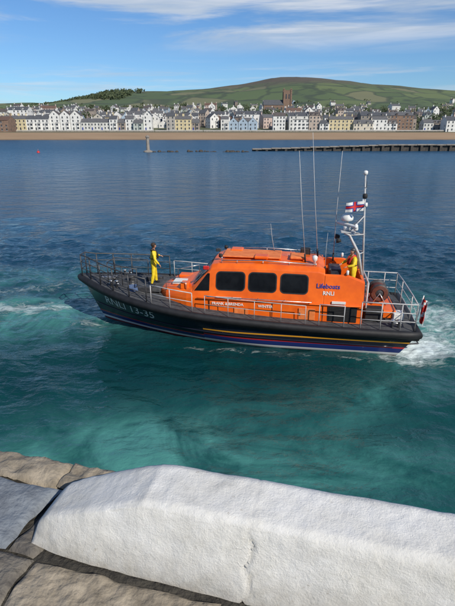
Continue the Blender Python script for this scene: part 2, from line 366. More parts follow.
while x<260:
    me,st=random.choice(front)
    if -28<x<-14 or 150<x<162: x+=9; continue
    wd=hw(me); rep=random.choice([1,1,1,2,3]) if wd<9.6 else 1
    yy=424+random.uniform(-2.5,2.5)
    for _ in range(rep): place(me,x+wd/2,yy); x+=wd-.35
    if random.random()<.16: x+=random.uniform(4,14)
rowy=[447,472,498,526,556,590,628,668,712,765]
for ri,y0 in enumerate(rowy):
    x=-.56*y0
    while x<.56*y0:
        me,st=random.choice(variants); wd=hw(me)
        dens=.80-.055*ri+.18*noise.noise(Vector((x/60,y0/60,1)))
        right=x/(y0)
        if right>.28: dens*=.5
        if random.random()<dens:
            rz=random.gauss(0,.15) if random.random()<.65 else random.choice([math.pi/2,-math.pi/2,.5,-.5])
            place(me,x+wd/2,y0+random.uniform(-9,9),rz)
            x+=wd*1.05
        else: x+=random.uniform(8,22)
for _ in range(50):
    y=random.uniform(800,1250); x=random.uniform(-.55,.55)*y; place(random.choice(variants)[0],x,y,random.uniform(-.6,.6))
def block(name,x,y,wd,dp,st,wallm,roofm,rz=0):
    me=house_mesh(wd,dp,st,wallm,roofm,False,False,True,3); return place(me,x,y,rz,name)
block('sandstone_warehouse',-186,395,26,14,3,M['stone'],rm[3])
block('white_hotel',-196,470,18,12,5,wm[0],rm[0]); block('white_hotel',-172,480,16,12,4,wm[1],rm[0])
block('stone_hotel',128,432,26,13,4,M['greystone'],rm[0]); block('stone_hotel',152,436,20,12,4,M['stone'],rm[1])
block('cream_hotel',64,428,22,12,4,wm[4],rm[0]); block('white_hotel',20,455,24,12,4,wm[0],rm[0]); block('white_hotel',-80,450,20,12,4,wm[0],rm[1])
block('white_terrace_block',196,412,30,12,3,wm[0],rm[0]); block('white_terrace_block',222,420,22,12,3,wm[1],rm[0])
b=MB(); tw=10
b.box((0,0,13),(tw,tw,34),M['stone'])
for sx_ in (-1,1):
    for sy_ in (-1,1): b.box((sx_*tw/2,sy_*tw/2,14),(1.8,1.8,35),M['stone']); b.lathe((sx_*tw/2,sy_*tw/2,31.5),[(1.1,0),(.05,2.5)],M['stone'],6)
for k in range(-2,3):
    b.box((k*1.9,-tw/2+.05,30.7),(1.1,.6,1.4),M['stone']); b.box((k*1.9,tw/2-.05,30.7),(1.1,.6,1.4),M['stone'])
for q in (-2.0,2.0): b.box((q,-tw/2-.1,23),(1.5,.3,6),wg)
tower=b.build('tower')
b=MB(); b.box((-19,0,5),(28,13,14),M['stone']); b.add([(-33.5,-7,12),(-5,-7,12),(-5,0,19),(-33.5,0,19),(-33.5,7,12),(-5,7,12)],[(0,1,2,3),(3,2,5,4)],rm[0])
b.add([(-33.1,-6.5,12),(-33.1,6.5,12),(-33.1,0,18.6)],[(0,1,2)],M['stone'])
for k in range(5): b.box((-30+k*5.5,-6.6,6),(1.5,.3,6),wg)
nave=b.build('nave'); ce=empty('cathedral',(84,705,tz(84,705))); tower.parent=ce; nave.parent=ce

# ------------------------------------------------------------ distant trees (one mass)
lm=[simple('foliage_a',(.048,.070,.030),(.028,.042,.02),.9,.4),simple('foliage_b',(.075,.095,.04),(.045,.06,.028),.9,.4)]
b=MB()
def treeblob(cx,cy,cz,r,h,n,qs=1.0):
    b.tube([(cx,cy,cz-1),(cx+.2,cy,cz+h*.5)],[.35,.15],M['hair'],5)
    cl=[(random.gauss(0,.45)*r,random.gauss(0,.45)*r,h*(.22+.6*random.random()),random.uniform(.35,.6)*r) for _ in range(6)]
    for _ in range(n):
        c_=random.choice(cl); d=Vector((random.gauss(0,1),random.gauss(0,1),random.gauss(0,1))).normalized()*c_[3]*random.uniform(.5,1.05)
        q=Vector((cx+c_[0],cy+c_[1],cz+c_[2]))+d; s=random.uniform(.5,1.1)*qs
        u=Vector((random.gauss(0,1),random.gauss(0,1),random.gauss(0,1))).normalized(); v=u.orthogonal().normalized(); 
        b.add([q-u*s-v*s*.6,q+u*s-v*s*.4,q+u*s*.6+v*s,q-u*s*.7+v*s*.8],[(0,1,2,3)],lm[random.random()<.45])
clusters=[(random.uniform(-.55,.55),random.uniform(440,860)) for _ in range(70)]+[(.16+random.uniform(-.11,.14),random.uniform(560,760)) for _ in range(24)]+[(-.2+random.uniform(-.08,.1),random.uniform(720,880)) for _ in range(12)]+[(.36+random.uniform(-.1,.14),random.uniform(450,620)) for _ in range(26)]
for (a,y0) in clusters:
    for _ in range(random.randint(3,8)):
        y=y0+random.gauss(0,10); x=a*y0+random.gauss(0,16)
        if any(abs(x-ox)<7 and abs(y-oy)<7 for ox,oy in occupied): continue
        treeblob(x,y,tz(x,y),random.uniform(3.5,5.5),random.uniform(7,12),56)
for _ in range(260):
    x=random.uniform(-640,-330); y=random.uniform(1500,2000)
    treeblob(x,y,tz(x,y)-5,9,13,26,3.2)
for _ in range(160):
    y=random.uniform(880,1300); x=random.uniform(-.55,.55)*y
    treeblob(x,y,tz(x,y)-4,8,11,26,2.4)
b.build('distant_trees',recalc=False)

# ------------------------------------------------------------ old breakwater, beacon, buoy
M['wetstone']=simple('dark_wet_stone',(.07,.06,.05),(.035,.03,.026),.8,1.2,.4,6)
b=MB(); 
for i in range(34):
    x=11+i*3.6; top=.7+1.5*min(1,i/14)
    b.box((x,181+random.uniform(-.1,.1),top+random.uniform(-.05,.05)),(3.5,3.2,.35),M['greystone']); 
    for yy in (-1.2,1.2): b.box((x,181+yy,top/2-.9),(.9,.5,top+1.6),M['wetstone'])
    b.box((x,181,top/2-.8),(3.55,1.6,top+1.2),M['wetstone'])
b.build('old_breakwater')
b=MB(); b.lathe((-28.3,172,-1),[(1.8,0),(1.7,1.3),(1.0,1.6),(.62,1.7),(.52,5.8),(.75,5.9),(.75,6.2),(.2,6.7)],M['greystone'],12,smooth=False); b.build('beacon_pillar')
for (x0,x1,y) in ((-26,-16.5,172),(-14,-4,174),(-1,8,172)):
    b=MB(); xx=x0
    while xx<x1:
        r_=random.uniform(.5,1.1); hh_=random.uniform(.15,.75)
        b.lathe((xx,y+random.uniform(-.8,.8),-.5),[(r_,0),(r_*.9,.5+hh_*.4),(r_*.45,.5+hh_)],M['wetstone'],7,smooth=False); xx+=random.uniform(.7,1.9)
    b.build('low_rocks')
b=MB(); bx,by=-66,168
b.lathe((bx,by,-.2),[(.2,-.3),(.5,.0),(.56,.2),(.45,.56),(.16,.76),(.06,.8),(.06,1.2)],M['red'],14); b.tube([(bx+.14*math.cos(a),by,1.12+.14*math.sin(a)) for a in np.linspace(0,6.28,12)],.03,M['steel'],6); b.build('mooring_buoy')

# ------------------------------------------------------------ LIFEBOAT
boat=empty('lifeboat',O,math.atan2(.155,-.988))
def zs(s): return 1.12+.93*s**2.3
def ends(q): return -6.15-.62*q, 6.05+1.0*q**.9
def hull(s,v):
    q=max(v,0); xa,xf=ends(q); x=xa+s*(xf-xa)
    ex=1.8+.9*q; s0=.36+.12*q; t=max(0,(s-s0)/(1-s0)); shp=1-t**ex
    bb=(1.86+.38*q**.7)*shp*(1-.06*(1-s)**2)
    if v<0: bb*=(1+v*.9)
    return x,bb,v*zs(s)
def hull_xz(x,z):
    s=(x+6.55)/13.2
    for _ in range(12):
        v=z/zs(s); xa,xf=ends(max(v,0)); s=(x-xa)/(xf-xa)
    return hull(s,z/zs(s))[1]
m,nt,p=newmat('hull_paint')
tcn=N(nt,'ShaderNodeTexCoord'); sx3=N(nt,'ShaderNodeSeparateXYZ'); L(nt,tcn.outputs['Object'],sx3.inputs[0])
zz=math_(nt,'SUBTRACT',sx3.outputs[2],math_(nt,'MULTIPLY',math_(nt,'MAXIMUM',sx3.outputs[0],0),.018))
mrz=N(nt,'ShaderNodeMapRange'); mrz.inputs['From Min'].default_value=-.5; mrz.inputs['From Max'].default_value=1.5; L(nt,zz,mrz.inputs[0])
nav=(.007,.010,.022)
def zp(z): return (z+.5)/2
rA=ramp(nt,[(0,(.20,.02,.02)),(zp(.03),(.70,.70,.70)),(zp(.13),(.012,.025,.14)),(zp(.30),(.40,.02,.02)),(zp(.35),nav)],'CONSTANT'); L(nt,mrz.outputs[0],rA.inputs[0])
rB=ramp(nt,[(0,(.20,.02,.02)),(zp(.03),(.74,.74,.74)),(zp(.15),(.012,.03,.17)),(zp(.36),(.50,.02,.02)),(zp(.43),nav),(zp(.62),(.75,.34,.02)),(zp(.68),nav)],'CONSTANT'); L(nt,mrz.outputs[0],rB.inputs[0])
lt=math_(nt,'LESS_THAN',sx3.outputs[0],1.2)
hc=mix(nt,lt,rA.outputs[0],rB.outputs[0])
ns=N(nt,'ShaderNodeTexNoise',Scale=1.2,Detail=7,Roughness=.7); L(nt,tcn.outputs['Object'],ns.inputs['Vector'])
hc=mix(nt,math_(nt,'MULTIPLY',ns.outputs['Fac'],.04),hc,(.25,.26,.27)); L(nt,hc,p.inputs['Base Color']); p.inputs['Roughness'].default_value=.22
HM=m
b=MB(); NS=60; NV=[-.6,-.3,-.1,0,.1,.2,.3,.42,.55,.7,.85,1.0]
for side in (1,-1):
    vs=[];fs=[]
    for i in range(NS+1):
        s=1-(1-i/NS)**1.3
        for v in NV:
            x,y,z=hull(s,v); vs.append((x,y*side,z))
    k=len(NV)
    for i in range(NS):
        for j in range(k-1): fs.append((i*k+j,(i+1)*k+j,(i+1)*k+j+1,i*k+j+1))
    b.add(vs,fs,HM,True)
tr=[hull(0,v) for v in NV]; vs=[(x,y,z) for x,y,z in tr]+[(x,-y,z) for x,y,z in tr]; k=len(NV)
b.add(vs,[(j,j+1,k+j+1,k+j) for j in range(k-1)],HM)
ho=b.build('hull',boat)
b=MB(); vs=[];fs=[]
for i in range(NS+1):
    s=1-(1-i/NS)**1.3; x,y,z=hull(s,1)
    for t in (-1,-.5,0,.5,1): vs.append((x,t*y,z-.03+.07*(1-t*t)))
for i in range(NS):
    for j in range(4): fs.append((i*5+j,(i+1)*5+j,(i+1)*5+j+1,i*5+j+1))
b.add(vs,fs,M['deckgrey'],True)
b.build('deck',boat)
def dks(x): return (x+6.77)/13.82
def deckz(x): return zs(dks(x))
def sheer(x): return hull(dks(x),1)[1]
b=MB()
def ringpts(off,zo,n=50):
    L_=[]
    for side in (1,-1):
        seq=[1-(1-i/n)**1.3 for i in range(n+1)]
        if side==-1: seq=seq[::-1][1:]
        for s in seq:
            x,y,z=hull(s,.95); L_.append((x+ (off*.6 if s>.97 else 0),side*(y+off),z+zo))
    return L_
b.tube(ringpts(.05,-.03),.15,M['rubber'],10,closed=True)
b.tube(ringpts(.0,-.20),.07,M['rubber'],8,closed=True)
for side in (1,-1):
    pts=[hull(1-(1-i/40)**1.3,.40) for i in range(1,40)]; b.tube([(x,side*(y+.01),z) for x,y,z in pts],.03,HM,6)
b.build('fender_belting',boat)
def full(x,half):
    return [(x,y,z) for y,z in half]+[(x,-y,z) for y,z in half[::-1][1:]]
S=[(3.25,[(.62,1.45),(.60,1.66),(.55,1.72),(.42,1.76),(.25,1.79),(0,1.80)]),
(2.9,[(1.1,1.40),(1.08,1.70),(1.02,1.82),(.82,1.92),(.4,1.96),(0,1.98)]),
(1.95,[(1.52,1.25),(1.50,1.74),(1.43,1.96),(1.22,2.06),(.6,2.12),(0,2.14)]),
(1.75,[(1.56,1.22),(1.54,1.80),(1.47,2.03),(1.24,2.14),(.62,2.24),(0,2.26)]),
(.98,[(1.60,1.15),(1.57,1.80),(1.50,2.06),(1.25,2.92),(1.05,3.05),(0,3.13)]),
(.75,[(1.60,1.15),(1.57,1.80),(1.50,2.06),(1.26,2.96),(1.08,3.10),(0,3.18)]),
(-1.2,[(1.62,1.12),(1.59,1.80),(1.52,2.06),(1.27,3.00),(1.09,3.14),(0,3.23)]),
(-3.1,[(1.62,1.08),(1.59,1.80),(1.52,2.06),(1.27,2.98),(1.08,3.12),(0,3.20)]),
(-3.35,[(1.62,1.08),(1.59,1.80),(1.52,2.06),(1.29,2.93),(1.10,3.03),(0,3.08)])]
b=MB(); b.loft([full(x,h) for x,h in S],M['orange'])
b.build('wheelhouse',boat,bevel=.035)
b=MB(); well=[(1.62,1.06),(1.59,1.80),(1.52,2.06),(1.32,2.86),(1.24,2.91),(1.12,2.88),(1.08,1.95),(0,1.95)]
w2=[(1.60,1.06),(1.57,1.80),(1.50,2.04),(1.36,2.64),(1.28,2.70),(1.12,2.68),(1.08,1.95),(0,1.95)]
b.loft([full(-3.352,well),full(-4.2,well),full(-4.8,w2)],M['orange'])
b.box((-4.76,0,2.33),(.10,2.16,.74),M['orange'])
b.box((-3.8,-.45,2.35),(.5,.9,.8),M['darkmetal'],bev=.04)
b.box((-3.75,.4,2.62),(.35,.5,.25),M['black'],bev=.04)
b.build('upper_steering_cockpit',boat,bevel=.025)
def patch(b,A,B,C,D,mat,u0,u1,v0,v1,rad=.12,th=.015,off=.004,frame=None):
    A,B,C,D=map(Vector,(A,B,C,D)); nrm=(B-A).cross(D-A).normalized()
    wU=((B-A).length+(C-D).length)/2; wV=((D-A).length+(C-B).length)/2
    def loop(g_):
        L_=[]; a0,a1,b0,b1=u0-g_/wU,u1+g_/wU,v0-g_/wV,v1+g_/wV; ru=(rad+g_)/wU; rv=(rad+g_)/wV
        for (cu,cv,st) in ((a1-ru,b1-rv,0),(a0+ru,b1-rv,90),(a0+ru,b0+rv,180),(a1-ru,b0+rv,270)):
            for k in range(6):
                an=math.radians(st+k*18); L_.append((cu+ru*math.cos(an),cv+rv*math.sin(an)))
        return L_
    def P3(u,v,h): return (A*(1-u)*(1-v)+B*u*(1-v)+C*u*v+D*(1-u)*v)+nrm*h
    for (g_,h,mt_) in (((.045,off+th*.6,frame),) if frame else ())+((0,off+th,mat),):
        lo=loop(g_); n=len(lo)
        vs=[P3(u,v,h) for u,v in lo]+[P3(u,v,-.02) for u,v in lo]
        b.add(vs,[tuple(range(n))]+[(i,n+i,n+(i+1)%n,(i+1)%n) for i in range(n)],mt_)
b=MB()
def sidequad(xa,xb,side):
    def prof(x):
        for (x1,h1),(x2,h2) in zip(S[:-1],S[1:]):
            if x2<=x<=x1:
                t=(x-x1)/(x2-x1); return [(a[0]*(1-t)+c[0]*t,a[1]*(1-t)+c[1]*t) for a,c in zip(h1,h2)]
        return S[-1][1]
    a=prof(xa); f=prof(xb)
    A=(xa,side*a[2][0],a[2][1]); B=(xb,side*f[2][0],f[2][1]); C=(xb,side*f[3][0],f[3][1]); D=(xa,side*a[3][0],a[3][1])
    if side>0: return B,A,D,C
    return A,B,C,D
for side in (1,-1):
    for (xa,xb) in ((-.40,.80),(-1.60,-.46),(-2.78,-1.68)):
        q=sidequad(xa,xb,side); patch(b,*q,M['glass'],.06,.94,.14,.84,.13,frame=M['rubber'])
def zf(y): return np.interp(abs(y),[0,.62,1.24],[2.26,2.24,2.14])
def zt(y): return np.interp(abs(y),[0,1.05,1.24],[3.13,3.05,2.92])
for (y0,y1) in ((-1.2,-.44),(-.40,.40),(.44,1.2)):
    patch(b,(1.75,y0,zf(y0)),(1.75,y1,zf(y1)),(.98,y1*.98,zt(y1)),(.98,y0*.98,zt(y0)),M['glass'],.03,.97,.10,.90,.08,off=.02,frame=M['rubber'])
for side in (1,-1):
    q=[(1.60,side*1.478,2.10),(1.02,side*1.492,2.12),(1.02,side*1.315,2.76),(1.10,side*1.315,2.76)]
    nrm=Vector((0,side,.25)).normalized()*.03
    vs=[Vector(v)+nrm for v in q]+[Vector(v)-nrm for v in q]; b.add(vs,[(0,1,2,3),(0,4,5,1),(1,5,6,2),(2,6,7,3),(3,7,4,0)],M['glass'])
for y in (-.8,0,.8): b.tube([(1.72,y,zf(y)+.06),(1.32,y+.2,2.75)],.012,M['black'],5)
b.build('windows',boat)
b=MB()
for side in (1,-1):
    b.tube([(x,side*(1.62),1.82) for x in (1.5,0,-1.5,-3.2,-4.7)],.03,M['orange'],6)
    b.tube([(-3.0,side*1.02,3.20),(-1,side*1.02,3.27),(.6,side*1.02,3.22)],.022,M['steel'],6)
    for x in (-3,-2,-1,0,.6): b.tube([(x,side*1.02,3.10),(x,side*1.02,3.25)],.016,M['steel'],6)
    for k in range(9): b.box((-4.05,side*1.625,1.25+k*.062),(.95,.03,.035),M['black'])
    b.box((-4.05,side*1.612,1.5),(1.08,.02,.66),M['rubber'],bev=.008)
    b.box((-2.75,side*1.632,1.42),(.62,.02,.46),M['orange2'],bev=.01); b.box((-2.5,side*1.648,1.42),(.04,.03,.12),M['steel'])
    for x in (-3.345,-1.45,1.0): b.box((x,side*1.607,1.45),(.012,.05,.66),M['black'])
    b.box((-.25,side*1.63,1.35),(.55,.02,.34),M['orange2'],bev=.01)
    b.tube([(1.1,side*1.62,1.95),(1.1,side*1.70,1.93),(-2.9,side*1.72,1.93),(-2.9,side*1.64,1.95)],.018,M['steel'],6)
    for x in (.1,-.9,-1.9): b.tube([(x,side*1.56,1.92),(x,side*1.71,1.93)],.014,M['steel'],6)
    b.box((1.15,side*1.40,3.0),(.22,.12,.14),M['red'] if side>0 else M['darkmetal'],bev=.02)
    b.lathe((-4.15,side*1.30,2.93),[(.02,0),(.05,.02),(.05,.16),(.02,.18)],M['white'],10)
b.box((-.5,0,3.26),(2.3,1.2,.06),M['orange2'],bev=.02)
b.box((-.9,.55,3.30),(.55,.45,.12),M['orange'],bev=.04); b.box((.2,-.5,3.27),(.5,.5,.14),M['orange'],bev=.04)
b.box((-2.3,.2,3.28),(.6,.7,.12),M['orange2'],bev=.04)
b.box((-2.6,-.7,3.25),(.4,.3,.3),M['black'],bev=.03)
b.lathe((-2.95,.75,3.14),[(.05,0),(.05,.12),(.10,.16),(.10,.30),(.05,.34)],M['white'],12)
for y in (-.7,.7): 
    b.tube([(.65,y,3.12),(.65,y,3.28)],.02,M['steel']); b.lathe((.62,y,3.32),[(.04,0),(.075,.04),(.08,.14)],M['black'],12,'x')
b.box((2.45,.35,2.05),(.6,.6,.09),M['white'],bev=.03); b.box((2.45,-.6,2.03),(.55,.45,.12),M['orange'],bev=.03)
b.box((2.1,.98,2.12),(.35,.4,.26),M['orange'],bev=.04); b.box((2.75,-.1,1.99),(.3,.25,.1),M['darkmetal'],bev=.02)
b.tube([(2.9,.95,1.85),(2.9,.95,2.18),(2.0,1.25,2.32),(2.0,1.25,2.02)],.02,M['steel'],6); b.tube([(2.9,-.95,1.85),(2.9,-.95,2.18),(2.0,-1.25,2.32),(2.0,-1.25,2.02)],.02,M['steel'],6)
b.lathe((4.7,0,1.62),[(.22,0),(.22,.12),(.12,.2),(.12,.36),(.2,.42),(.18,.5)],M['darkmetal'],14)
for side in (1,-1):
    for x in (5.2,-6.0):
        z=deckz(x); yy=sheer(x)-.45
        for q in (-.12,.12): b.lathe((x+q,side*yy,z),[(.05,0),(.05,.25),(.08,.26),(.08,.3)],M['steel'],10)
        b.tube([(x-.22,side*yy,z+.16),(x+.22,side*yy,z+.16)],.03,M['steel'])
    b.box((3.9,side*.7,deckz(3.9)+.14),(.7,.35,.26),M['darkmetal'],bev=.04)
b.box((5.7,0,1.95),(.7,.25,.14),M['steel'],bev=.03)
b.tube([(6.1,0,2.02),(5.3,0,2.0)],.035,M['darkmetal']); b.tube([(5.45,-.3,1.98),(5.3,0,2.0),(5.45,.3,1.98)],.04,M['darkmetal'])
for (cx,cy,cz) in ((4.35,.75,deckz(4.35)+.03),(-5.9,-1.2,1.2)):
    b.tube([(cx+(.22+.012*math.sin(t*3.1))*math.cos(t),cy+.22*math.sin(t),cz+.006*t) for t in np.linspace(0,6.28*4,90)],.022,M['rope'],6)
b.build('deck_fittings',boat)
b=MB()
def rail(pts,h,mat,r=.02,mid=(.5,),post=None):
    top=[Vector(p)+Vector((0,0,h)) for p in pts]
    b.tube(top,r,mat,8)
    for q in mid: b.tube([Vector(p)+Vector((0,0,h*q)) for p in pts],r*.7,mat,6)
    for p in (post or pts): b.tube([Vector(p)+Vector((0,0,-.02)),Vector(p)+Vector((0,0,h))],r*.95,mat,6)
def rp(x,side,ins=.16): return (x,side*(sheer(x)-ins),deckz(x)+.02)
for side in (1,-1):
    rail([rp(x,side) for x in (3.3,2.5,1.6)],.72,M['railwhite'])
    rail([rp(x,side) for x in (1.1,.2,-.8,-1.8,-2.7)],.70,M['railwhite'],.015)
    rail([rp(x,side) for x in (-3.2,-4.1)],.80,M['railwhite'])
    rail([rp(x,side) for x in (-4.7,-5.4,-6.1,-6.62)],1.0,M['railwhite'],.024,(.33,.66))
rail([rp(-6.62,1),(-6.65,.9,1.14),(-6.65,-.9,1.14),rp(-6.62,-1)],1.0,M['railwhite'],.024,(.33,.66))
pf=[rp(x,1,.14) for x in (3.5,4.3,5.1,5.8,6.4)]+[(6.85,.22,2.05),(6.85,-.22,2.05)]+[rp(x,-1,.14) for x in (6.4,5.8,5.1,4.3,3.5)]
rail(pf,.92,M['darkmetal'],.027,(.35,.68))
rail([(4.2,.75,1.75),(4.9,.6,1.8),(5.6,.4,1.88),(5.6,-.4,1.88),(4.9,-.6,1.8),(4.2,-.75,1.75)],.85,M['darkmetal'],.02,(.5,))
b.build('guard_rails',boat)
b=MB()
b.box((-5.55,0,1.32),(1.2,2.0,.34),M['orange'],bev=.06)
b.lathe((-5.55,-.35,1.95),[(.36,0),(.36,.05),(.2,.06),(.2,.62),(.36,.63),(.36,.68)],M['darkmetal'],18,'y'); b.lathe((-5.55,-.27,1.95),[(.27,0),(.30,.1),(.28,.3),(.30,.52)],M['brown'],18,'y')
b.tube([(-5.55+(.17+.02*t)*math.cos(t*6.28),.345,1.95+(.17+.02*t)*math.sin(t*6.28)) for t in np.linspace(0,7,110)],.02,M['brown'],5)
for y in (-.4,.38): b.tube([(-5.85,y,1.45),(-5.55,y,1.95),(-5.25,y,1.45)],.03,M['steel'])
b.box((-5.25,1.1,1.4),(.7,.45,.5),M['black'],bev=.05); b.box((-6.2,.9,1.3),(.4,.4,.3),M['white'],bev=.04)
b.tube([(-4.95,1.2,1.1),(-4.95,1.2,2.4),(-5.0,.9,2.52),(-5.0,-.9,2.52),(-4.95,-1.2,2.4),(-4.95,-1.2,1.1)],.035,M['railwhite'])
for k in range(5): b.tube([(-4.93,.75,1.25+k*.26),(-4.93,1.1,1.25+k*.26)],.018,M['steel'])
b.box((-4.9,-.1,1.7),(.16,.8,1.2),M['darkmetal'],bev=.03)
for side in (1,-1): b.tube([(-6.3,side*1.3,.25),(-7.0,side*1.3,.35),(-7.0,side*.4,.35),(-6.3,side*.4,.25)],.035,M['darkmetal'])
b.build('stern_gear',boat)
b=MB()
mx=lambda z:-4.9+.075*(z-2.3)
b.tube([(mx(2.0),0,2.0),(mx(6.45),0,6.45)],[.045,.028],M['railwhite'])
b.lathe((mx(6.4),0,6.4),[(.05,0),(.08,.02),(.08,.12),(.04,.15)],M['white'],10); b.lathe((mx(5.55),0,5.55),[(.07,0),(.09,.04),(.09,.14),(.05,.18)],M['black'],10)
b.tube([(mx(5.4),-.45,5.3),(mx(5.4),.45,5.3)],.02,M['railwhite']); b.tube([(mx(5.9),-.3,5.95),(mx(5.9),.3,5.95)],.014,M['railwhite'])
for y in (-.42,.42): b.lathe((mx(5.4),y,5.3),[(.05,0),(.06,.05),(.05,.15)],M['white'],8)
for y in (-.28,.28): b.tube([(mx(5.9),y,5.95),(mx(5.9),y,6.2)],.012,M['black'],6)
for side in (.42,-.42):
    b.tube([(-4.8,side,2.6),(-4.6,side*.9,3.5),(-4.2,side*.7,4.2),(-4.0,side*.6,4.27)],[.05,.05,.045,.04],M['railwhite'])
    b.tube([(mx(4.3),side*.1,4.2),(-4.2,side*.7,4.2)],.025,M['railwhite']); b.tube([(mx(3.5),side*.1,3.5),(-4.6,side*.9,3.5)],.022,M['railwhite'])
    b.tube([(mx(5),side*.1,4.9),(-4.2,side*.6,4.35)],.022,M['railwhite'])
b.box((-4.15,0,4.30),(.55,.62,.05),M['railwhite'],bev=.01)
b.lathe((-4.1,0,4.33),[(.12,0),(.14,.16)],M['white'],14); b.box((-4.1,0,4.55),(.13,1.15,.10),M['white'],rot=Matrix.Rotation(.6,3,'Z'),bev=.03)
b.lathe((-4.1,-.15,4.68),[(.20,0),(.23,.05),(.23,.13),(.17,.22),(.07,.26)],M['white'],18); b.tube([(-4.2,-.15,4.3),(-4.1,-.15,4.70)],.04,M['railwhite'])
b.lathe((-3.9,.35,4.0),[(.05,0),(.09,.08),(.10,.18)],M['black'],12,'x'); b.lathe((-3.9,-.35,4.0),[(.05,0),(.09,.08),(.10,.18)],M['black'],12,'x')
b.lathe((-4.4,.35,4.4),[(.07,0),(.09,.05),(.07,.2),(.03,.25)],M['white'],12)
b.build('radar_mast',boat)
b=MB()
for (x0,y0,z0,x1,y1,z1,r) in ((-2.6,.6,3.15,-2.15,.7,7.25,.017),(-3.1,-.3,3.1,-2.6,-.3,7.85,.016),(-3.75,-.9,2.85,-3.75,-.7,7.2,.017),(-1.35,-.5,3.2,-1.15,-.5,4.4,.012),(-3.35,.9,3.0,-3.35,.9,4.4,.010)):
    A=Vector((x0,y0,z0)); B_=Vector((x1,y1,z1)); b.tube([A,A.lerp(B_,.08)],.035,M['black']); b.tube([A.lerp(B_,.08),A.lerp(B_,.5)+Vector((.02,0,0)),B_],[r,r*.8,r*.5],M['railwhite'],6)
b.build('whip_antennas',boat)
def flag(name,org,du,dv,w_,h_,fn,amp):
    b=MB(); nx_,nz_=16,10; vs=[]
    du=Vector(du); dv=Vector(dv); nr=du.cross(dv).normalized()
    for j in range(nz_+1):
        for i in range(nx_+1):
            u=i/nx_; v=j/nz_; vs.append(Vector(org)+du*u*w_+dv*v*h_+nr*amp*u**.6*math.sin(u*9+v*2))
    fs={}
    for j in range(nz_):
        for i in range(nx_):
            mt_=fn((i+.5)/nx_,(j+.5)/nz_); fs.setdefault(mt_,[]).append((j*(nx_+1)+i,j*(nx_+1)+i+1,(j+1)*(nx_+1)+i+1,(j+1)*(nx_+1)+i))
    for mt_,q in fs.items(): b.add(vs,q,mt_,True)
    return b.build(name,boat,recalc=False)
def rn(u,v):
    if abs(u-.5)<.07 or abs(v-.5)<.11: return M['red']
    if abs(u-.5)<.12 or abs(v-.5)<.2: return M['blue']
    return M['white']
flag('house_flag',(mx(5.3)+.03,.05,5.46),(1,.1,-.12),(0,0,-1),.66,.36,rn,.04)
b=MB(); b.tube([(-6.72,1.5,1.1),(-6.88,1.5,2.35)],.02,M['white']); b.build('ensign_staff',boat)
flag('ensign',(-6.86,1.5,2.3),(-.35,.45,-.35),(.02,.05,-1),.36,.95,lambda u,v: M['red'] if (v*3+u)%1.3<.85 else M['white'],.07)
def text_mesh(body,size):
    c_=bpy.data.curves.new('t','FONT'); c_.body=body; c_.size=size; c_.extrude=0; c_.resolution_u=2; c_.offset=.004
    o=bpy.data.objects.new('t',c_); COL.objects.link(o); bpy.context.view_layer.update()
    me=bpy.data.meshes.new_from_object(o.evaluated_get(bpy.context.evaluated_depsgraph_get())); bpy.data.objects.remove(o); return me
def letter(name,body,size,fn,mat,sx_=1):
    me=text_mesh(body,size)
    for v in me.vertices: v.co=fn(v.co.x*sx_,v.co.y)
    me.materials.clear(); me.materials.append(mat); me.name=name
    o=bpy.data.objects.new(name,me); COL.objects.link(o); o.parent=boat
def fh(u,v):
    x=5.75-u; z=.90+.085*(x-4.5)+v
    return Vector((x,hull_xz(x,z)+.014,z))
letter('hull_number','RNLI 13-35',.52,fh,M['white'],1.02)
def fs_(x0,z0):
    def f(u,v):
        x=x0-u; z=z0+v
        y=np.interp(z,[1.1,1.80,2.06,3.0],[1.62,1.59,1.52,1.27]); return Vector((x,y+.024,z))
    return f
letter('lifeboat_lettering','Lifeboats',.24,fs_(-3.05,2.42),M['blue']); 
letter('lettering_small','RNLI',.20,fs_(-3.3,2.18),M['white'])
letter('name_lettering','FRANK & BRENDA',.15,fs_(.9,1.60),M['white'])
letter('name_lettering','WINTER',.15,fs_(-.9,1.58),M['white'])
b=MB(); 
b.box((.25,1.60,1.90),(1.0,.02,.05),M['white']); b.box((-3.9,1.60,1.93),(.5,.05,.09),M['white']); b.build('name_boards',boat)

